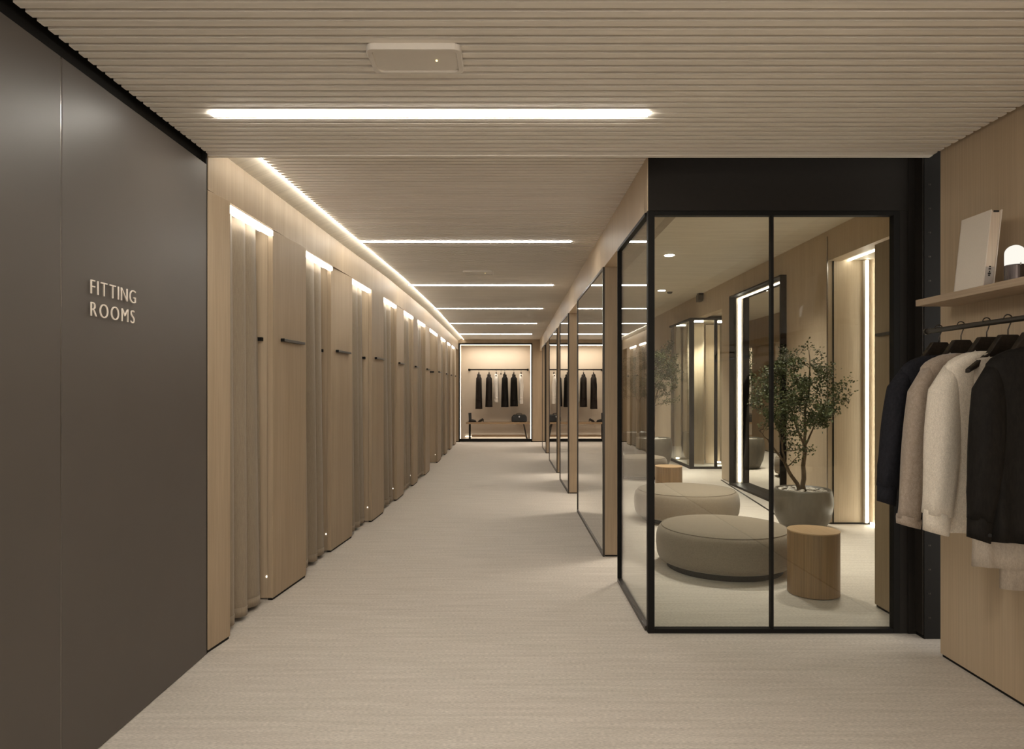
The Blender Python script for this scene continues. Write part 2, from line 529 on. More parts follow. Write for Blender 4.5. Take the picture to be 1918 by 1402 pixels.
for y in (1.25, -.6, -2.5):  # unseen lines, added to brighten the foreground floor
    t = thing('linear_light', 'unseen light line added behind the viewpoint to brighten the foreground floor', 'ceiling light', (.2, y, ZF), 'light lines across the ceiling')
    obj('diffuser', MB().box(-1.3, y - .022, ZF - .005, .62, y + .022, ZF + .004), E['line'], t)


def rounded_rect(x0, y0, x1, y1, r, n=5):
    pts = []
    for cx, cy, a0 in ((x1 - r, y1 - r, 0), (x0 + r, y1 - r, 90), (x0 + r, y0 + r, 180), (x1 - r, y0 + r, 270)):
        for k in range(n + 1):
            a = math.radians(a0 + 90 * k / n)
            pts.append((cx + r * math.cos(a), cy + r * math.sin(a)))
    return pts


def ring_prism(mb, outer, inner, z0, z1):
    n = len(outer)
    vs = [(x, y, z) for z in (z0, z1) for pl in (outer, inner) for x, y in pl]
    fs = []
    for k in range(n):
        k2 = (k + 1) % n
        fs += [(k, n + k, n + k2, k2), (2 * n + k, 2 * n + k2, 3 * n + k2, 3 * n + k),
               (k, k2, 2 * n + k2, 2 * n + k), (n + k, 3 * n + k, 3 * n + k2, n + k2)]
    return mb.add(vs, fs)


def hatch(x0, y0, x1, y1, z, label):
    t = thing('ceiling_hatch', label, 'ceiling panel', ((x0 + x1) / 2, (y0 + y1) / 2, z), 'white units in the ceilings')
    ring = ring_prism(MB(), rounded_rect(x0, y0, x1, y1, .03), rounded_rect(x0 + .02, y0 + .018, x1 - .02, y1 - .018, .018), z - .022, z + .002)
    obj('frame', ring, M['white_plastic'], t, fix=True, bevel=.003)
    obj('cover', MB().prism(rounded_rect(x0 + .018, y0 + .016, x1 - .018, y1 - .016, .018), z - .014, z), M['white_plastic'], t)
    obj('indicator', MB().lathe([(.0035, 0), (.0035, .004)], x0 + .72 * (x1 - x0), y0 + .5 * (y1 - y0), z - .018, 10), E['dot'], t)
    return t


hatch(-.522, 2.405, -.178, 2.60, ZF - .002, 'white rounded rectangular unit with a tiny amber light in the slatted ceiling')
hatch(-.535, 7.52, -.19, 7.74, ZC - .002, 'small white unit in the corridor ceiling between the first two light lines')

# ------------------------------------------------------------------ end niche
nx0, nx1, nzt = -1.352, .557, 2.605
mb = MB().box(-1.75, YB, 0.012, nx0, YB + .1, 2.96).box(nx1, YB, .012, XR + .2, YB + .1, 2.96).box(nx0, YB, nzt, nx1, YB + .1, 2.96)
struct('wall_back', mb, M['oak'])
struct('baseboard_back', MB().box(-1.75, YB - .004, 0, nx0, YB + .09, .014).box(nx1, YB - .004, 0, XR + .1, YB + .09, .014), M['black'])
nd = YB + .72
t = thing('display_niche', 'tall lit display niche with a black edge closing the far end of the corridor', 'niche', ((nx0 + nx1) / 2, YB, 0))
lin = MB().box(nx0 - .03, YB + .1, .05, nx0, nd, nzt).box(nx1, YB + .1, .05, nx1 + .03, nd, nzt)
lin.box(nx0 - .03, nd, 0, nx1 + .03, nd + .03, nzt + .03).box(nx0 - .03, YB + .1, nzt, nx1 + .03, nd, nzt + .03)
obj('lining', lin, M['pink_beige'], t)
obj('niche_floor', MB().box(nx0, YB + .03, 0, nx1, nd, .045), M['floor'], t)
fr = MB().box(nx0 - .03, YB - .02, 0, nx0, YB + .1, nzt + .03).box(nx1, YB - .02, 0, nx1 + .03, YB + .1, nzt + .03)
fr.box(nx0, YB - .02, nzt, nx1, YB + .1, nzt + .03).box(nx0, YB + .005, .012, nx1, YB + .03, .075)
obj('frame', fr, M['black'], t)
le = MB().box(nx0 + .001, YB + .09, .06, nx0 + .013, YB + .105, nzt - .002).box(nx1 - .013, YB + .09, .06, nx1 - .001, YB + .105, nzt - .002)
le.box(nx0 + .013, YB + .09, nzt - .013, nx1 - .013, YB + .105, nzt - .001).box(nx0 + .03, YB + .06, .05, nx0 + .24, YB + .08, .07).box(nx0 + .1, nd - .03, .088, nx1 - .1, nd - .012, .104)  # last run is a hidden strip added for the glow under the bench
obj('light_tape', le, E['niche'], t)

RY, RZ = YB + .34, 1.94
t = thing('clothes_rail', 'thin black clothes rail across the lit niche', 'clothes rail', (-.3, RY, RZ))
obj('bar', MB().tube([(-1.14, RY, RZ), (.49, RY, RZ)], .016, 10), M['black'], t, smooth=True)
for x in (-1.13, .48):
    obj('bracket', MB().box(x - .02, RY - .02, RZ - .025, x + .02, nd, RZ + .025), M['black'], t)


# ------------------------------------------------------------------ hangers and garments (local frame: x across, y thickness, z down from the hanger's top)
def hanger_parts(t, hook_h=.058, rail_r=.013, wid=.165):
    b = MB()
    top = [(-.032, 0), (.032, 0), (wid * .5, -.045), (wid, -.098)]
    prof = [(-wid, -.138), (-wid * .5, -.072), (-.034, 0), (.034, 0), (wid * .5, -.072), (wid, -.138), (wid, -.155), (wid * .45, -.10), (0, -.075), (-wid * .45, -.10), (-wid, -.155)]
    n = len(prof)
    vs = [(x, -.013, z) for x, z in prof] + [(x, .013, z) for x, z in prof]
    fs = [(i, (i + 1) % n, n + (i + 1) % n, n + i) for i in range(n)]
    half = [(5, 4, 3, 8), (5, 6, 7, 4)]
    caps = [[0, 1, 9, 10], [1, 2, 8, 9], [2, 3, 8], [3, 4, 7, 8], [4, 5, 6, 7]]
    for c in caps:
        fs.append(tuple(c)); fs.append(tuple(n + k for k in c[::-1]))
    b.add([Vector(v) + wloc(t) for v in vs], fs)
    obj('hanger_body', b, M['hanger'], t, fix=True, bevel=.004)
    pts = [(0, 0, -.005), (0, 0, hook_h * .35), (.008, 0, hook_h * .7)]
    r = rail_r + .004
    cz = hook_h + .006
    for k in range(11):
        a = math.radians(-40 + 22 * k)
        pts.append((r * math.cos(a), 0, cz + r * math.sin(a)))
    obj('hook', MB().tube([Vector(p) + wloc(t) for p in pts], .0026, 6), M['steel'], t, smooth=True)


def garment_parts(t, mat, length=.80, wid=.182, dep=.05, sleeve=.64, out=.085, fwd=.02, cuff='plain', collar_mat=None, seed=1, sleeve_r=.05, both=True, rot=False, flare=.0, cuff_mat=None, drop=0.0):
    """Body, two hanging sleeves with cuffs, a collar; rot turns the garment edge-on."""
    rnd = random.Random(seed)
    W = wloc(t)

    def tr(p):
        x, y, z = p
        if rot:
            x, y = -y, x
        return Vector((x, y, z)) + W
    lv = [(-.062 - drop, .060 + drop, .042), (-.070 - drop * .8, .090 + drop * .7, .044), (-.084 - drop * .4, .125, .046), (-.102, min(.155, wid * .9), .047), (-.122, wid * .95, .046), (-.165, wid, dep), (-.28, wid * .97, dep * 1.05)]
    k = 9
    for j in range(1, k + 1):
        s = j / k
        lv.append((-.28 - (length - .28) * s, wid * (.95 + .06 * s + flare * s), dep * (1.05 + .12 * s)))
    seg = 40
    rows = []
    ph = rnd.random() * 6
    for z, w, d in lv:
        s = max(0, (-z - .2) / length) * (.4 if rot else 1)
        row = []
        for q in range(seg + 1):
            a = 2 * PI * q / seg
            ca, sa = math.cos(a), math.sin(a)
            fold = 1 + s * (.28 * math.sin(5 * a + ph + 1.5 * z) + .16 * math.sin(9 * a + 2 * ph + z))
            x = w * abs(ca) ** .8 * (1 if ca > 0 else -1)
            yy = d * abs(sa) ** .8 * (1 if sa > 0 else -1) * fold
            row.append(tr((x, yy, z + .006 * math.sin(3 * a + ph) * s)))
        rows.append(row)
    obj('body', MB().grid(rows), mat, t, smooth=True, fix=True, solid=.004)
    if cuff == 'rib':
        pk = [[r[q] + Vector((dx, -.005, 0)) for q, dx in ((30, -.012), (30, .006))] for r in rows]
        obj('placket', MB().grid(pk), M['cream_band'], t, smooth=True, solid=.006)
    # collar
    cr = []
    for z, w, d in ((-.074 - drop, .074 + drop, .046), (-.052 - drop, .066 + drop, .042), (-.044 - drop, .060 + drop, .038), (-.056 - drop, .054 + drop, .032)):
        cr.append([tr((w * math.cos(2 * PI * q / 28), d * math.sin(2 * PI * q / 28), z - .02 * (math.sin(2 * PI * q / 28) < -.4))) for q in range(29)])
    obj('collar', MB().grid(cr), collar_mat or mat, t, smooth=True, fix=True)
    for sgn in ((-1, 1) if both else (-1,)):
        if sleeve <= 0:
            continue
        o_ = out if sgn < 0 else min(out, .03)
        path, rad = [], []
        nst = 12
        for j in range(nst + 1):
            s = j / nst
            x = sgn * (wid - .040 + .026 * min(1, s * 6) + (o_ + .012) * s)
            yy = -fwd * math.sin(s * PI * .5) + .006 * math.sin(4 * s + ph)
            z = -.118 - sleeve * s
            r = sleeve_r * (.50 + .42 * min(1, s * 6) + (.22 * math.sin(PI * min(1, s / .9)) if s > .05 else 0))
            if cuff == 'gather':
                if s > .78:
                    r *= 1.10 - .9 * (s - .78)
            path.append((x, yy, z)); rad.append(r)
        seg2 = 20
        rows = []
        for j, (p, r) in enumerate(zip(path, rad)):
            s = j / nst
            row = []
            for q in range(seg2 + 1):
                a = 2 * PI * q / seg2
                rr = r * (1 + .09 * math.sin(4 * a + 3 * s + ph) * (.3 + s) + (.05 * math.sin(7 * a) * max(0, s - .6) if cuff == 'gather' else 0))
                row.append(tr((p[0] + rr * math.cos(a), p[1] + rr * math.sin(a) * .85, p[2] + .008 * s * math.cos(a) * sgn)))
            rows.append(row)
        sl = obj('sleeve', MB().grid(rows), mat, t, smooth=True, fix=True, solid=.004)
        if cuff != 'none':
            e = path[-1]; r = rad[-1] * (.94 if cuff == 'gather' else .93 if cuff == 'rib' else 1.0)
            cl_ = .075 if cuff in ('gather', 'rib') else .03
            rows = []
            for z, kx in ((.012, 1.0), (.0, 1.03), (-cl_ * .5, 1.0), (-cl_, .97)):
                row = []
                for q in range(seg2 * 2 + 1):
                    a = PI * q / seg2
                    rr = r * kx * (1 + (.025 * math.sin(20 * a) if cuff == 'rib' else 0))
                    row.append(tr((e[0] + sgn * (-z) * .06 + rr * math.cos(a), e[1] + rr * math.sin(a) * .85, e[2] + z + .012 * math.cos(a) * sgn)))
                rows.append(row)
            obj('cuff', MB().grid(rows), cuff_mat or mat, sl, smooth=True, fix=True, solid=.005)


RX, RZ2 = 2.0, 1.678
t = thing('clothes_rail', 'round dark metal clothes rail under the oak shelf', 'clothes rail', (RX, 2.6, RZ2))
obj('bar', MB().tube([(RX, 3.22, RZ2), (RX, 1.0, RZ2)], .0118, 16), M['bronze'], t, smooth=True)
ec = obj('end_cap', MB().lathe([(.0, -.006), (.015, -.006), (.015, .006), (0, .006)], RX, 2.6, RZ2, 16), M['bronze'], t)
ec.location = (0, .63, 0)
ec.rotation_euler = (PI / 2, 0, 0)
for yb in (2.30, 1.2):
    obj('bracket', MB().tube([(RX, yb, RZ2 + .008), (RX, yb, RZ2 + .05), (RX + .03, yb, 1.76), (XP + .005, yb, 1.76)], .008, 10), M['bronze'], t, smooth=True)

HY = [(3.14, 'dark wooden hanger holding the navy jacket'), (2.986, 'dark wooden hanger holding the taupe wool jacket'),
      (2.825, 'dark wooden hanger holding the cream knit'), (2.704, 'broad dark wooden hanger holding the pale beige dress'),
      (2.575, 'dark wooden hanger inside the charcoal black overshirt')]
HZ = RZ2 - .058
for y, lab in HY:
    t = thing('clothes_hanger', lab, 'hanger', (RX, y, HZ), 'hangers on the rail under the shelf')
    hanger_parts(t)
t = thing('jacket', 'navy blue jacket with gathered cuffs on the rail end by the dark upright', 'jacket', (RX, 3.14, HZ))
garment_parts(t, M['navy'], length=.74, sleeve=.555, out=.075, cuff='gather', collar_mat=M['navy_collar'], seed=3, sleeve_r=.05)
t = thing('jacket', 'taupe brushed wool jacket hanging between navy and cream', 'jacket', (RX, 2.986, HZ))
garment_parts(t, M['taupe'], length=.76, sleeve=.675, out=.06, cuff='plain', seed=5, sleeve_r=.052)
t = thing('cardigan', 'cream knitted cardigan with ribbed cuff hanging on the rail', 'cardigan', (RX, 2.825, HZ))
garment_parts(t, M['cream'], length=.815, sleeve=.625, out=.045, cuff='rib', seed=8, sleeve_r=.056)
t = thing('dress', 'pale beige sheer dress with its hem showing below the black overshirt', 'dress', (RX, 2.704, HZ))
garment_parts(t, M['voile'], length=.93, wid=.13, dep=.04, sleeve=0, seed=9, flare=.05, drop=.03)
obj('underskirt', MB().grid([[Vector((RX + .055 + .085 * math.cos(2 * PI * q / 24), 2.704 + .03 * math.sin(2 * PI * q / 24), HZ - z)) for q in range(25)] for z in (.6, .8, 1.02)]), M['voile'], t, smooth=True, fix=True, solid=.003)
t = thing('overshirt', 'charcoal black overshirt with buttoned gathered cuff, foremost on the rail', 'shirt', (RX, 2.575, HZ))
garment_parts(t, M['charcoal'], length=.80, sleeve=.60, out=.035, cuff='gather', seed=12, sleeve_r=.05)
sl = [c for c in t.children if c.name.startswith('sleeve')][0]
bt = obj('button', MB().lathe([(0, -.002), (.007, -.002), (.007, .002), (0, .002)], RX, 2.575, HZ, 12), M['ink'], sl)
bt.rotation_euler = (PI / 2, 0, 0); bt.location = (-.21, -.063, -.765)

# garments in the niche, seen edge-on
NG = [(897, 'brownblack', .98, .12, 'dark brown long coat at the outer end of the niche rail, over the boots', 'coat'),
      (916, 'brownblack', .93, .13, 'dark brown coat beside the cream shirt, second on the niche rail', 'coat'),
      (929.5, 'shirt_white', .80, .10, 'off-white shirt between two dark coats on the niche rail', 'shirt'),
      (945.5, 'charcoal', .93, .13, 'black coat right after the cream shirt in the niche', 'coat'),
      (962.5, 'charcoal', .91, .14, 'black coat with slanting hem beside the last cream shirt in the niche', 'coat'),
      (976, 'shirt_white', .84, .08, 'cream shirt at the bag end of the niche rail', 'shirt')]
for i, (px, mk, ln, dp, lab, kind) in enumerate(NG):
    x = (px - 956) * RY / F
    if i != 3:
        pass
    hz = RZ - .07
    h = thing('clothes_hanger', 'dark hanger in the niche holding the ' + ['outermost dark brown coat', 'second dark brown coat', 'cream shirt between dark coats', 'black coat after the cream shirt', 'black coat with slanting hem', 'cream shirt nearest the bag'][i].replace('nearest', 'above'), 'hanger', (x, RY, hz), 'hangers in the lit niche')
    b = MB().prism([(x - .014, RY - .18), (x + .014, RY - .18), (x + .014, RY + .18), (x - .014, RY + .18)], hz - .11, hz - .08)
    b.tube([(x, RY, hz - .1), (x, RY, hz)], .016, 8)
    obj('hanger_body', b, M['hanger'], h)
    obj('hook', MB().tube([(x, RY, hz), (x, RY, hz + .05), (x, RY + .018, hz + .066), (x, RY, hz + .09), (x, RY - .018, hz + .07)], .004, 6), M['steel'], h)
    g = thing(kind, lab, kind, (x, RY, hz), 'clothes in the lit niche')
    garment_parts(g, M[mk], length=ln * 1.02, wid=.19, dep=dp * .60, sleeve=.62 if mk != 'shirt_white' else .58, out=-.01, fwd=.0, cuff='plain', seed=20 + i, sleeve_r=.06, rot=True, flare=.05)
x = (938.3 - 956) * RY / F
h = thing('clothes_hanger', 'empty dark hanger on the niche rail between cream shirt and black coat', 'hanger', (x, RY, RZ - .07))
obj('hanger_body', MB().prism([(x - .012, RY - .17), (x + .012, RY - .17), (x + .012, RY + .17), (x - .012, RY + .17)], RZ - .135, RZ - .095), M['hanger'], h, bevel=.006)
obj('hook', MB().tube([(x, RY, RZ - .1), (x, RY, RZ - .02), (x, RY + .018, RZ), (x, RY, RZ + .018), (x, RY - .018, RZ)], .004, 6), M['steel'], h)

# bench, bag, footwear
by0, by1, bz = YB + .10, YB + .52, .515
t = thing('bench', 'low oak bench with dark legs and a lower shelf inside the lit niche', 'bench', (-.4, YB + .3, .045))
obj('seat', MB().box(-1.195, by0, bz - .05, nx1 - .005, by1, bz), M['oak_cross'], t, bevel=.006)
obj('lower_shelf', MB().box(-1.05, by0 + .08, .115, .42, by1 - .02, .16), M['oak_cross'], t, bevel=.004)
for x, dx, mt in ((-1.105, 0, 'black'), (.36, .09, 'bronze')):
    for yy in (by0 + .05, by1 - .05):
        zb = .045 if yy > YB + .03 else 0
        obj('leg', MB().tube([(x, yy, bz - .05), (x + dx, yy, zb)], .018, 8), M[mt], t)
bx0, bx1 = (958 - 956) * (YB + .3) / F, (987 - 956) * (YB + .3) / F
t = thing('duffel_bag', 'black leather duffel bag on the bench in the niche', 'bag', ((bx0 + bx1) / 2, YB + .3, bz))
prof = [(bx0 + .02, bz + .002), (bx1 - .02, bz + .002), (bx1, bz + .03), (bx1 - .005, bz + .15), (bx1 - .05, bz + .2), (bx0 + .06, bz + .2), (bx0 + .005, bz + .14), (bx0, bz + .03)]
n = len(prof)
vs = [(x, YB + .2, z) for x, z in prof] + [(x, YB + .42, z) for x, z in prof]
obj('bag_body', MB().add(vs, [tuple(range(n)), tuple(range(n, 2 * n))[::-1]] + [(i, n + i, n + (i + 1) % n, (i + 1) % n) for i in range(n)]), M['leather'], t, fix=True, bevel=.02)
obj('clasp', MB().box((bx0 + bx1) / 2 - .015, YB + .19, bz + .13, (bx0 + bx1) / 2 + .015, YB + .2, bz + .17), M['seam'], t)
xm = (bx0 + bx1) / 2
for yy in (YB + .24, YB + .38):
    obj('handle', MB().tube([(xm - .08, yy, bz + .19), (xm - .07, yy, bz + .225), (xm, yy, bz + .235), (xm + .07, yy, bz + .225), (xm + .08, yy, bz + .19)], .007, 6), M['leather'], t, smooth=True)


def boot(x, y, shaft, label, mat):
    t = thing('ankle_boot', label, 'shoe', (x, y, bz))
    obj('upper', MB().tube([(x - .02, y, bz + .02), (x - .022, y, bz + .08), (x - .03, y, bz + shaft)], [.042, .038, .042], 12).tube([(x - .03, y, bz + .045), (x + .04, y, bz + .04), (x + .11, y, bz + .028), (x + .14, y, bz + .022)], [.042, .038, .03, .012], 12), M[mat], t, smooth=True)
    obj('sole', MB().prism(rounded_rect(x - .065, y - .035, x + .145, y + .035, .03), bz + .0005, bz + .016).box(x - .065, y - .03, bz + .0005, x - .02, y + .03, bz + .03), M['black'], t)


boot(-1.07, YB + .26, .25, 'tall black ankle boot standing on the niche bench', 'leather')
t = thing('heeled_shoe', 'low dark heeled shoe next to the tall boot on the niche bench', 'shoe', (-.85, YB + .3, bz))
obj('upper', MB().tube([(-.74, YB + .3, bz + .085), (-.78, YB + .3, bz + .055), (-.83, YB + .3, bz + .03), (-.88, YB + .3, bz + .014)], [.026, .032, .03, .012], 10), M['bronze'], t, smooth=True)
obj('heel', MB().tube([(-.735, YB + .3, bz + .07), (-.73, YB + .3, bz + .001)], [.012, .006], 8), M['black'], t)

# ------------------------------------------------------------------ other side of the corridor: soffit, mirror walls
ZS = 2.425
struct('trim_4', MB().box(XR, YG + .06, ZS, XR + .14, YB, 2.96).box(XR, YG - .001, ZS, XR + .006, YG + .07, 2.96), M['oak_pale'])
struct('light_leak_cap', MB().box(XR - .05, 3.57, 2.80, 4.4, YG + .08, 2.83), M['black'])  # unseen cap added to stop world light leaking in above the header
BLK = [(5.636, 7.70), (9.05, 10.44), (11.27, 13.3), (14.76, 16.2)]
RN = ['first', 'second', 'third', 'fourth']
for i, (a, b) in enumerate(BLK):
    t = thing('mirror_wall', RN[i] + ' oak wall block with mirrored corridor face past the glass room corner', 'wall pier', (XR + .07, a, 0), 'mirrored wall blocks of the corridor')
    obj('panel', MB().box(XR + .004, a, .014, XR + .14, b, ZS), M['oak'], t, bevel=.002)
    obj('plinth', MB().box(XR + .01, a + .006, 0, XR + .134, b - .006, .014), M['black'], t)
    dx = -.012
    mi = MB().prism([(XR - .004, a + .02), (XR - .004 + dx, b - .02), (XR + .004, b - .02), (XR + .004, a + .02)], .03, ZS - .02)
    obj('mirror_glass', mi, M['mirror'], t)
    fr = MB()
    for y0, y1 in ((a - .002, a + .02), (b - .02, b + .002)):
        d0 = dx * (y0 - a) / (b - a)
        fr.box(XR - .012 + d0, y0, .0, XR + .006, y1, ZS)
    fr.prism([(XR - .012, a), (XR - .012 + dx, b), (XR + .004, b), (XR + .004, a)], 0, .03)
    fr.prism([(XR - .012, a), (XR - .012 + dx, b), (XR + .004, b), (XR + .004, a)], ZS - .02, ZS)
    obj('frame', fr, M['bronze'], t)

# ------------------------------------------------------------------ glass room
gx0, gx1 = .79, 2.235
t = thing('glass_screen', 'black framed two-pane glass front of the lounge', 'glass partition', ((gx0 + gx1) / 2, YG, 0))
fd = .045
obj('post', MB().box(gx0, YG, 0, gx0 + .038, YG + fd, ZS), M['black'], t, bevel=.002)
obj('post', MB().box(gx1 - .036, YG, 0, gx1, YG + fd, ZS), M['black'], t, bevel=.002)
obj('mullion', MB().box(1.498, YG + .004, .025, 1.513, YG + fd - .004, ZS - .02), M['black'], t, bevel=.001)
obj('top_rail', MB().box(gx0 + .038, YG, ZS - .026, gx1 - .036, YG + fd, ZS), M['black'], t, bevel=.002)
obj('bottom_rail', MB().box(gx0 + .038, YG, 0, gx1 - .036, YG + fd, .026), M['black'], t, bevel=.002)
obj('pane', MB().box(gx0 + .036, YG + .018, .024, 1.499, YG + .026, ZS - .024), M['glass'], t)
obj('pane', MB().box(1.512, YG + .018, .024, gx1 - .034, YG + .026, ZS - .024), M['glass'], t)
YS = 4.91
t = thing('glass_screen', 'narrow single-pane glass side of the lounge along the corridor', 'glass partition', (XR, YG + fd, 0))
obj('bottom_rail', MB().box(XR - .005, YG + fd, 0, XR + .035, YS, .026), M['bronze'], t, bevel=.002)
obj('top_rail', MB().box(XR - .005, YG + fd, ZS - .022, XR + .035, YS, ZS), M['black'], t, bevel=.002)
obj('post', MB().box(XR - .005, YS - .012, .026, XR + .035, YS, ZS - .022), M['black'], t, bevel=.002)
obj('pane', MB().box(XR + .011, YG + fd, .024, XR + .019, YS - .01, ZS - .02), M['glass'], t)

mb = MB().box(gx0, YG - .002, ZS, 4.4, YG + .09, 3.1).box(gx1, YG + .001, 0, 4.4, YG + .09, ZS)
mb.box(gx1 + .045, YG - .006, 0, gx1 + .12, YG, ZS + .33)
struct('wall_front', mb, M['blackwall'])
t = thing('slotted_upright', 'tall dark slotted metal upright beside the oak wall edge', 'shelf upright', (2.36, 3.79, 0))
obj('post', MB().box(2.323, 3.775, 0, 2.43, YG - .006, 2.95), M['black'], t)
obj('side_cover', MB().box(2.317, 3.781, .02, 2.323, YG - .006, 2.95), M['bronze'], t)
sl = MB()
z = .12
while z < 2.6:
    for dx in (.026, .034):
        sl.lathe([(0, -.001), (.0028, -.001), (.0028, .001), (0, .001)], 0, 0, 0, 8) if False else sl.box(2.323 + dx - .002, 3.7735, z - .004, 2.323 + dx + .002, 3.775, z + .004)
    z += .135
so = obj('slot_dots', sl, M['bronze'], t)
so['kind'] = 'stuff'

# oak wall with shelf
struct('wall_right', MB().box(XP, YBACK, .016, XP + .14, 3.535, ZF + .06), M['oak_pale'])
struct('baseboard_right', MB().box(XP + .008, YBACK, 0, XP + .13, 3.53, .016), M['black'])
struct('ceiling_shade_strip', MB().box(XP - .03, YBACK, ZF + .028, XP, 3.535, ZF + .06), M['slat_back'])  # dark strip standing in for the shadow along the wall top
t = thing('wall_shelf', 'thick oak shelf on the oak wall above the clothes rail', 'shelf', (XP, 2.6, 1.83))
obj('board', MB().box(2.066, 1.2, 1.822, XP + .002, 3.43, 1.855), M['oak_long'], t, bevel=.002)
zs = 1.8552
# book, leaning back
bx, bya, byb, bh, bt_ = 2.075, 2.955, 3.15, .335, .05
lean = .11


def lb(x, y, z):
    return (bx + x + lean * z, y, zs + z)


t = thing('book', 'ivory cloth-bound book leaning upright on the oak shelf', 'book', (bx, 3.05, zs))


def sbox(mb, x0, y0, z0, x1, y1, z1):
    vs = [lb(x, y, z) for z in (z0, z1) for x, y in ((x0, y0), (x1, y0), (x1, y1), (x0, y1))]
    return mb.add(vs, [(3, 2, 1, 0), (4, 5, 6, 7), (0, 1, 5, 4), (1, 2, 6, 5), (2, 3, 7, 6), (3, 0, 4, 7)])


cv = MB(); sbox(cv, 0, bya, 0, .004, byb, bh); sbox(cv, bt_ - .004, bya, 0, bt_, byb, bh); sbox(cv, 0, byb - .004, 0, bt_, byb, bh)
obj('cover', cv, M['book'], t)
pg = MB(); sbox(pg, .004, bya + .006, .003, bt_ - .004, byb - .004, bh - .004)
obj('pages', pg, M['pages'], t)
lbm = MB(); sbox(lbm, .008, bya + .004, .0, bt_ - .006, bya + .006, .085)
sp = obj('paper_label', lbm, M['label'], t)
ink = MB()
for dz, w in ((.082, .007), (.072, .010), (.060, .005), (.052, .012), (.044, .008)):
    sbox(ink, .021 - w / 2 + .004, bya + .0025, dz, .021 + w / 2 + .004, bya + .004, dz + .006)
obj('printed_mark', ink, M['ink'], sp)
hb = MB(); sbox(hb, .014, bya + .002, bh - .010, bt_ - .012, bya + .0055, bh - .003)
obj('head_band', hb, M['ink'], t)

lx, ly = 2.145, 2.86
t = thing('table_lamp', 'small lamp with a glowing opal dome on a smoked base on the shelf', 'lamp', (lx, ly, zs))
obj('base', MB().lathe([(0, 0), (.037, 0), (.0385, .004), (.0385, .070), (.036, .073), (0, .073)], lx, ly, zs, 32), M['smoke'], t, smooth=False, bevel=.001)
dome = [(.0365, .073), (.0372, .08), (.0372, .122)] + [(.0372 * math.cos(a), .122 + .036 * math.sin(a)) for a in [i * PI / 16 for i in range(1, 8)]] + [(.001, .158)]
obj('glass_dome', MB().lathe(dome, lx, ly, zs, 32), E['lampglow'], t, smooth=True)
obj('switch', MB().lathe([(0, 0), (.0025, 0), (.0025, .01), (0, .01)], lx - .005, ly - .0395, zs + .068, 8), M['seam'], t)

# ------------------------------------------------------------------ lounge shell
XW = 3.3
my0, my1, mzt = 8.06, 9.90, 2.75
mb = MB().box(XW, my1, .012, XW + .14, 10.5, ZL).box(XW, 7.0, .012, XW + .14, my0, ZL).box(XW, my0, mzt, XW + .14, my1, ZL)
mb.box(XW, my0, 0, XW + .14, my1, .02).box(XW + .2, 7.2, 0, XW + .24, 10.3, ZL)
mb.box(XW, 10.5, 2.66, XW + .14, 13.4, ZL).box(XW, 13.4, 0, XW + .14, 16.6, ZL)
mb.box(XW, 4.0, 2.735, XW + .14, 7.0, ZL)
mb.box(XW + .14, 10.36, 0, 4.0, 10.5, ZL).box(4.0, 10.36, 0, 4.1, 13.5, ZL).box(XW + .1, 13.4, 0, 4.1, 13.5, ZL)
struct('wall_lounge', mb, M['oak_lounge'])
struct('wall_lounge_end', MB().box(.9, 16.6, 0, 3.6, 16.7, ZL), M['oak_lounge'])
struct('ceiling_lounge', MB().box(.9, YG + .09, ZL, 4.4, 16.7, ZL + .05), M['plaster'])
struct('ceiling_alcove', MB().box(XW + .1, 4.0, 2.745, 4.0, 7.0, 2.775).box(XW + .1, 10.4, 2.70, 4.1, 13.5, 2.73), M['plaster'])
struct('wall_alcove', MB().box(XW + .14, 7.0, .016, 4.0, 7.12, 2.75).box(3.745, 4.3, .016, 3.9, 7.0, 2.75).box(2.6, 4.38, 0, 3.9, 4.46, 2.75), M['oak_lounge'])
struct('baseboard_alcove', MB().box(XW + .03, 6.992, 0, 3.74, 7.05, .018).box(3.735, 4.5, 0, 3.8, 7.0, .018), M['black'])
struct('trim_6', MB().box(XW - .008, 6.99, 0, XW + .002, 7.004, ZL - .06), M['seam'])
struct('trim_7', MB().box(XW + .05, 6.99, 0, XW + .062, 7.0, ZL - .04), M['black'])
struct('trim_8', MB().prism([(2.93, 7.3), (2.95, 7.3), (3.27, 10.4), (3.25, 10.4)], 0, .006), M['black'])
# corridor-side inner skin of the soffit towards the lounge
struct('trim_9', MB().box(XR + .14, YG + .09, ZS, XR + .2, 16.6, ZL), M['oak'])

t = thing('lounge_pier', 'oak pier with dark coat bar just inside the glass front, behind the navy sleeve', 'wall pier', (2.42, 4.1, 0))
obj('panel', MB().box(2.355, 3.96, .016, 2.50, 4.35, 2.335), M['oak'], t, bevel=.002)
obj('plinth', MB().box(2.362, 3.97, 0, 2.49, 4.34, .016), M['black'], t)
coat_bar(t, 2.355, 2.355, 3.99, 4.30, 1.747, -1)

t = thing('strip_light', 'slim vertical light strip in the oak alcove corner behind the glass', 'light', (3.70, 6.95, 0))
obj('vertical_tape', MB().box(3.668, 6.93, .03, 3.69, 6.945, 2.73), E['lounge'], t)
obj('channel', MB().box(3.664, 6.945, .02, 3.694, 6.99, 2.735), M['white_plastic'], t)
obj('foot_tape', MB().box(3.71, 6.2, .012, 3.726, 6.94, .03), E['lounge'], t)
t = thing('strip_light', 'short light strip in the alcove soffit above the potted tree', 'light', (3.52, 6.4, 2.74))
obj('diffuser', MB().box(3.50, 5.6, 2.732, 3.52, 6.985, 2.745), E['lounge'], t)

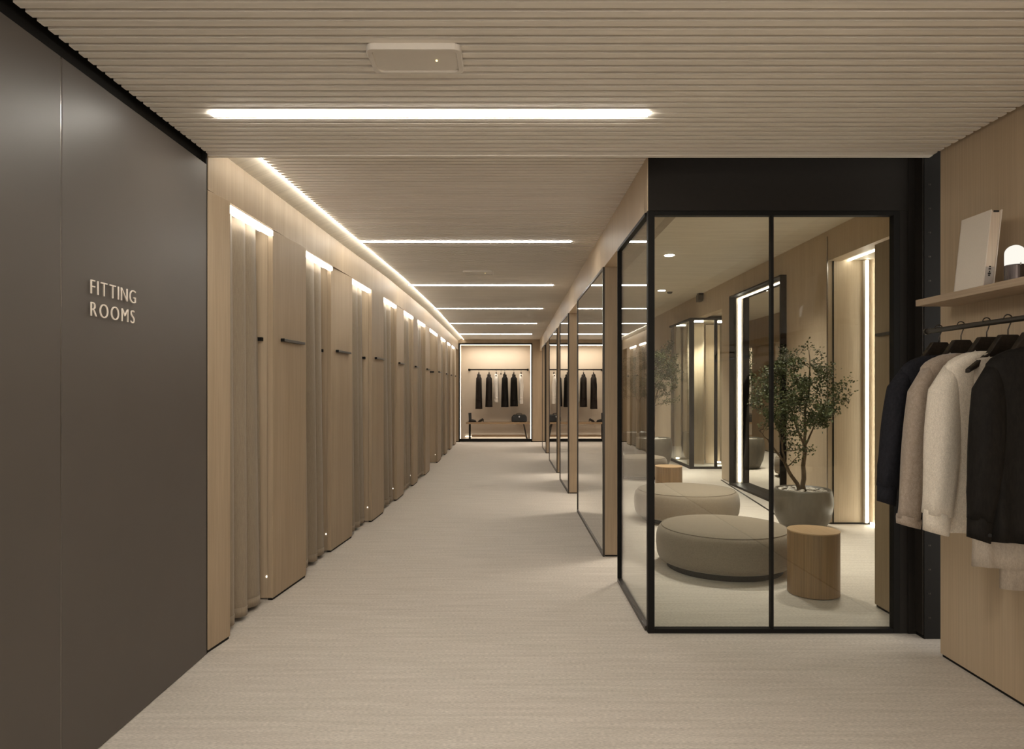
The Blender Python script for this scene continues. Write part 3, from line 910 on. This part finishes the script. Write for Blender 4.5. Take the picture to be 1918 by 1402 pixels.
# framed mirror
t = thing('standing_mirror', 'tall black framed mirror with glowing inner edge behind the potted tree', 'mirror', (XW, 9, 0))
fr = MB().box(XW - .075, my0 - .02, .02, XW + .02, my0, mzt).box(XW - .075, my1, .02, XW + .02, my1 + .02, mzt)
fr.box(XW - .075, my0 - .02, mzt, XW + .02, my1 + .02, mzt + .02).box(XW - .075, my0 - .02, 0, XW + .1, my1 + .02, .03)
obj('frame', fr, M['black'], t)
obj('reveal', MB().box(XW + .02, my1 - .012, .03, XW + .14, my1 - .0005, mzt).box(XW + .02, my0 + .0005, .03, XW + .14, my0 + .012, mzt).box(XW + .02, my0, mzt - .012, XW + .14, my1, mzt - .0005), M['pink_beige'], t)
obj('light_tape', MB().box(XW + .055, my1 - .021, .04, XW + .069, my1 - .013, mzt - .02).box(XW + .055, my0 + .02, mzt - .021, XW + .069, my1 - .02, mzt - .013), E['lounge'], t)
obj('mirror_glass', MB().box(XW + .07, my0 + .012, .03, XW + .08, my1 - .012, mzt - .012), M['mirror'], t)

# glazed cubicle in the alcove
t = thing('glazed_cubicle', 'black framed glass cubicle lit from above in the lounge wall', 'glass cubicle', (3.5, 12.4, 0))
ax0, ay0, ay1, azt = 3.16, 11.84, 13.38, 2.66
for x, y, w in ((ax0, ay0, .075), (ax0 + .03, ay1 - .08, .05), (3.60, ay0, .045), (3.94, ay0, .04)):
    obj('post', MB().box(x, y, 0, x + w, y + .06, azt), M['black'], t)
obj('top_rail', MB().box(ax0, ay0, azt - .035, 3.98, ay0 + .05, azt).box(ax0, ay0, azt - .035, ax0 + .045, ay1, azt), M['black'], t)
obj('bottom_rail', MB().box(ax0, ay0, 0, 3.98, ay0 + .05, .04).box(ax0, ay0, 0, ax0 + .045, ay1, .04), M['black'], t)
obj('pane', MB().box(ax0 + .07, ay0 + .02, .04, 3.61, ay0 + .028, azt - .03), M['glass'], t)
obj('pane', MB().box(3.64, ay0 + .02, .04, 3.95, ay0 + .028, azt - .03), M['glass'], t)
obj('pane', MB().box(ax0 + .02, ay0 + .06, .04, ax0 + .028, ay1 - .08, azt - .03), M['glass'], t)
cv = []
for z in (.02, azt - .04):
    cv.append([(3.27 + .30 * q / 12, 12.42 + .06 * math.sin(q / 12 * PI), z) for q in range(13)])
obj('inner_panel', MB().grid(cv), M['oak_pale'], t, smooth=True, solid=.03)
obj('inner_panel', MB().box(3.66, 12.6, .02, 3.92, 12.64, azt - .05), M['oak_pale'], t)
obj('roof', MB().box(ax0 + .04, ay0 + .05, azt - .02, 3.98, ay1, azt), M['plaster'], t)
for x, y in ((3.27, 12.9), (3.40, 12.15), (3.80, 12.2)):
    obj('spot', MB().box(x - .08, y - .02, azt - .045, x + .08, y + .02, azt - .03), E['down'], t)
for x, y in ((3.28, 13.2), (3.86, 12.45)):
    obj('floor_spot', MB().lathe([(0, 0), (.03, 0), (.03, .02), (0, .02)], x, y, .045, 12), E['down'], t)


# ------------------------------------------------------------------ lounge furniture
def ottoman(x, y, R, label, seed=0, hgt=.345):
    t = thing('ottoman', label, 'ottoman', (x, y, 0), 'round taupe ottomans')
    p = [(0, .05), (R * .90, .05), (R * .955, .062), (R * .985, .10), (R * 1.0, .18), (R * .995, .24), (R * .975, .285), (R * .935, .312), (R * .90, .322), (R * .75, .336), (R * .4, hgt), (0, hgt + .001)]
    obj('cushion', MB().lathe(p, x, y, 0, 72, 1, 1), M['felt'], t, smooth=True)
    obj('plinth', MB().lathe([(0, 0), (R * .84, 0), (R * .84, .05), (0, .05)], x, y, 0, 64), M['black'], t, smooth=False)
    pts = [(x + R * .915 * math.cos(2 * PI * k / 72), y + R * .915 * math.sin(2 * PI * k / 72), .3185) for k in range(73)]
    obj('piping', MB().tube(pts, .0045, 6, cap=False), M['piping'], t, smooth=True)
    return t


def drum(x, y, label):
    t = thing('side_table', label, 'side table', (x, y, 0), 'round oak drum tables')
    obj('drum_body', MB().lathe([(0, 0.004), (.166, .004), (.168, .008), (.168, .428), (0, .428)], x, y, 0, 64), M['walnut'], t, bevel=.001)
    obj('table_top', MB().lathe([(0, .4285), (.1685, .4285), (.1695, .431), (.1685, .436), (0, .436)], x, y, 0, 64), M['drum_top'], t)
    obj('foot_ring', MB().lathe([(0, 0), (.158, 0), (.158, .006), (0, .006)], x, y, 0, 48), M['black'], t)
    return t


ottoman(1.69, 5.33, .525, 'large round taupe ottoman at the glass front, beside the oak drum table')
ottoman(1.90, 7.28, .555, 'round taupe ottoman behind the one at the glass front')
ottoman(2.08, 10.75, .42, 'small round taupe ottoman deep in the lounge before the far planters')
drum(2.085, 4.63, 'oak drum side table beside the front ottoman, close to the glass')
drum(2.0, 8.5, 'oak drum side table behind the second ottoman')


def potted_tree(x, y, pr, ph, cc, cr, n_twigs, n_leaves, label, seed, fork=True):
    rnd = random.Random(seed)
    t = thing('potted_tree', label, 'potted plant', (x, y, 0), 'potted trees of the lounge')
    s = pr / .285
    prof = [(0, 0), (.17 * s, 0), (.215 * s, .03), (.262 * s, ph * .3), (.285 * s, ph * .62), (.283 * s, ph * .8), (.268 * s, ph * .97), (.262 * s, ph), (.248 * s, ph), (.245 * s, ph * .94), (0, ph * .93)]
    po = obj('pot', MB().lathe(prof, x, y, 0, 64), M['pot'], t, smooth=True)
    obj('soil', MB().lathe([(0, ph * .80), (.245 * s, ph * .80), (.245 * s, ph * .935), (0, ph * .94)], x, y, 0, 32), M['soil'], t)
    pb = MB()
    for _ in range(70):
        a, r = rnd.random() * 2 * PI, .22 * s * math.sqrt(rnd.random())
        cx, cy, q = x + r * math.cos(a), y + r * math.sin(a), .014 + .014 * rnd.random()
        pb.lathe([(.001, -q * .6), (q * .8, -q * .3), (q, 0), (q * .75, q * .35), (.001, q * .55)], cx, cy, ph * .95 + .004, 7, 1, .7 + .3 * rnd.random())
    pe = obj('pebbles', pb, M['pebble'], t, smooth=True); pe['kind'] = 'stuff'
    z0 = ph * .92
    tr = MB()
    nodes = []

    def limb(a, b, r0, r1, bend, k=7):
        a, b = Vector(a), Vector(b)
        d = (b - a).length
        off = Vector((rnd.uniform(-1, 1), rnd.uniform(-1, 1), rnd.uniform(-.4, .4))) * bend * d
        pts, rad = [], []
        for i in range(k + 1):
            q = i / k
            w = Vector((rnd.uniform(-1, 1), rnd.uniform(-1, 1), 0)) * .008 * (1 if 0 < i < k else 0)
            pts.append(a.lerp(b, q) + off * math.sin(q * PI) + w); rad.append(r0 + (r1 - r0) * q)
        tr.tube(pts, rad, 7)
        nodes.extend(zip(pts[2:], rad[2:]))
        return pts
    cx, cy, cz = cc
    k = .022 * s
    if fork:
        b1 = limb((x + .01, y, z0), (x + .012, y - .02, z0 + .46), k * 1.15, k * .85, .02)
        limb(b1[-1], (x + .02, y, z0 + .80), k * .8, k * .5, .03)
        limb(nodes[-1][0], (x + .06, y, cz + cr[2] * .72), k * .5, .004, .05)
        limb(b1[-1], (x - .16, y, z0 + .92), k * .55, .004, .06)
        limb(b1[-1], (x + .2, y + .03, z0 + .85), k * .5, .004, .06)
        b2 = limb((x - .02, y, z0), (x - .20, y - .04, z0 + .30), k * .95, k * .7, .06)
        limb(b2[-1], (x - .33, y - .06, z0 + .46), k * .6, k * .35, .05)
        limb(b2[-1], (x - .28, y, z0 + .72), k * .5, .005, .05)
        limb(nodes[-9][0], (x - .46, y - .05, z0 + .62), k * .35, .004, .05)
    else:
        b1 = limb((x, y, z0), (x + .01, y, z0 + .62 * s), k, k * .7, .02)
        for dx, dz in ((-.18, .95), (.16, 1.0), (.03, 1.15), (-.07, 1.1)):
            limb(b1[-2], (x + dx * s, y + rnd.uniform(-.1, .1), z0 + dz * s), k * .5, .004, .06)
    ends = []
    for _ in range(n_twigs):
        while True:
            u = Vector((rnd.uniform(-1, 1), rnd.uniform(-1, 1), rnd.uniform(-1, 1)))
            if .25 < u.length < 1:
                break
        lump = .82 + .28 * math.sin(5 * u.x + seed) * math.cos(4 * u.z + u.y)
        q = Vector((cx + u.x * cr[0] * lump, cy + u.y * cr[1] * lump, cz + u.z * cr[2] * lump))
        nd, nr = min(nodes[:400], key=lambda w: (w[0] - q).length + (.25 if w[0].z > q.z else 0) + .3 * rnd.random())
        pts = limb(nd, q, min(.007, nr * .7), .0015, .10, 5)
        ends.append(pts)
    obj('trunk', tr, M['bark'], t, smooth=True)
    lf = MB()
    for _ in range(n_leaves):
        pts = rnd.choice(ends)
        q = .25 + .8 * rnd.random() ** .7
        i = min(int(q * (len(pts) - 1)), len(pts) - 2)
        base = pts[i].lerp(pts[i + 1], min(1, q * (len(pts) - 1) - i))
        base = base + Vector((rnd.gauss(0, .026), rnd.gauss(0, .026), rnd.gauss(0, .022)))
        d = Vector((rnd.gauss(0, 1), rnd.gauss(0, 1), rnd.gauss(.25, .8))).normalized()
        sd = d.cross(Vector((rnd.gauss(0, 1), rnd.gauss(0, 1), rnd.gauss(0, 1)))).normalized()
        nn = d.cross(sd)
        if base.x > 3.27 and base.y > 6.95:
            continue
        ln, w = rnd.uniform(.018, .032), rnd.uniform(.006, .010)
        lf.add([base, base + d * ln * .35 + sd * w + nn * .002, base + d * ln * .75 + sd * w * .8 + nn * .001, base + d * ln, base + d * ln * .75 - sd * w * .8 + nn * .001, base + d * ln * .35 - sd * w + nn * .002],
               [(0, 1, 2, 3, 4, 5)])
    fo = obj('foliage', lf, M['leaf'], t)
    return t


potted_tree(2.955, 6.80, .287, .40, (2.80, 6.58, 1.37), (.59, .36, .60), 210, 7600, 'small-leaved potted tree in a wide stone pot before the lit mirror', 4)
potted_tree(2.55, 12.0, .33, .54, (2.70, 12.0, 1.72), (.46, .38, .64), 110, 6000, 'slim potted tree in a grey planter deep in the lounge, by the glazed cubicle', 9, fork=False)
potted_tree(2.58, 13.6, .33, .54, (2.52, 13.6, 1.72), (.46, .38, .64), 110, 6000, 'rearmost potted tree of the lounge, seen through the side glass', 15, fork=False)

# downlights, sprinkler, camera
for x, y, lab in ((1.95, 8.25, 'round recessed downlight in the lounge ceiling above the second ottoman'),
                  (2.52, 11.2, 'round recessed downlight deep in the lounge ceiling')):
    t = thing('downlight', lab, 'ceiling light', (x, y, ZL), 'lounge downlights')
    obj('trim_ring', MB().lathe([(.055, -.006), (.075, -.006), (.075, .0), (.055, 0)], x, y, ZL, 24), M['white_plastic'], t)
    obj('lens', MB().lathe([(0, -.010), (.058, -.010), (.060, .004), (0, .004)], x, y, ZL, 24), E['down'], t)
t = thing('smoke_detector', 'small round detector on the lounge ceiling beside the far downlight', 'detector', (2.7, 11.4, ZL))
obj('detector_body', MB().lathe([(0, -.03), (.03, -.03), (.045, -.01), (.05, 0), (0, 0)], 2.7, 11.4, ZL, 20), M['graphite'], t)
t = thing('security_camera', 'small dark camera bracket where lounge wall meets ceiling', 'camera', (3.24, 11.6, ZL))
obj('mount', MB().box(3.22, 11.5, ZL - .03, XW, 11.62, ZL), M['bronze'], t)
obj('camera_body', MB().box(3.2, 11.45, ZL - .15, 3.28, 11.6, ZL - .03), M['bronze'], t, bevel=.01)

# enclosing shell around the shop behind the viewpoint
struct('wall_outer', MB().box(-3.1, 18.9, 0, 4.6, 19.0, 3.1), M['oak'])


# ------------------------------------------------------------------ lamps
def area(name, loc, sx, sy, power, color=(1, .92, .80), rot=(0, 0, 0), spread=PI, parent=None):
    l = bpy.data.lights.new(name, 'AREA'); l.shape = 'RECTANGLE'; l.size = sx; l.size_y = sy; l.energy = power; l.color = color; l.spread = spread
    o = bpy.data.objects.new(name, l); C.objects.link(o); o.location = loc; o.rotation_euler = rot
    return o


def spot(name, loc, power, ang=92, r=.16, color=(1, .92, .80)):
    l = bpy.data.lights.new(name, 'SPOT'); l.energy = power; l.spot_size = math.radians(ang); l.spot_blend = 1.0; l.shadow_soft_size = r; l.color = color
    o = bpy.data.objects.new(name, l); C.objects.link(o); o.location = loc
    return o


for k, (x, y, p) in enumerate(((1.7, 6.1, 60), (2.75, 5.6, 50), (1.95, 8.25, 75), (2.6, 7.2, 45), (2.52, 11.2, 85), (1.7, 11.5, 60), (2.2, 14.3, 80), (3.36, 12.12, 22), (3.27, 12.95, 16), (3.8, 12.25, 18))):  # spots without a fixture are added to brighten the lounge
    spot('downlight_fill_lamp', (x, y, 2.60 if x > 3.2 else ZL - .02), p * 3.0, 92, .04 if x > 3.2 else .16)

area('niche_lamp', (-.4, YB + .3, nzt - .004), 1.5, .06, 10, (1, .90, .76))

w = bpy.data.worlds.new('World'); bpy.context.scene.world = w; w.use_nodes = True
w.node_tree.nodes['Background'].inputs[0].default_value = (1, .93, .84, 1)
w.node_tree.nodes['Background'].inputs[1].default_value = 2.0

# ------------------------------------------------------------------ camera
cam = bpy.data.cameras.new('camera'); co = bpy.data.objects.new('camera', cam); C.objects.link(co)
co.location = (0, 0, H); co.rotation_euler = (PI / 2, 0, 0)
cam.sensor_width = 36; cam.lens = F / 1918 * 36
cam.shift_x = (959 - 956) / 1918; cam.shift_y = (729 - 701) / 1918
cam.clip_start = .05
sc = bpy.context.scene
sc.camera = co
sc.view_settings.view_transform = 'Standard'
try:
    sc.view_settings.look = 'None'
except Exception:
    pass
sc.view_settings.gamma = 1; sc.view_settings.exposure = 0.68
sc.view_settings.use_curve_mapping = False
cy = sc.cycles
cy.use_adaptive_sampling = True; cy.adaptive_threshold = .015
cy.max_bounces = 9; cy.diffuse_bounces = 5; cy.glossy_bounces = 6; cy.transparent_max_bounces = 12; cy.transmission_bounces = 6
cy.caustics_reflective = False; cy.caustics_refractive = False
cy.use_denoising = True
cy.sample_clamp_indirect = 6
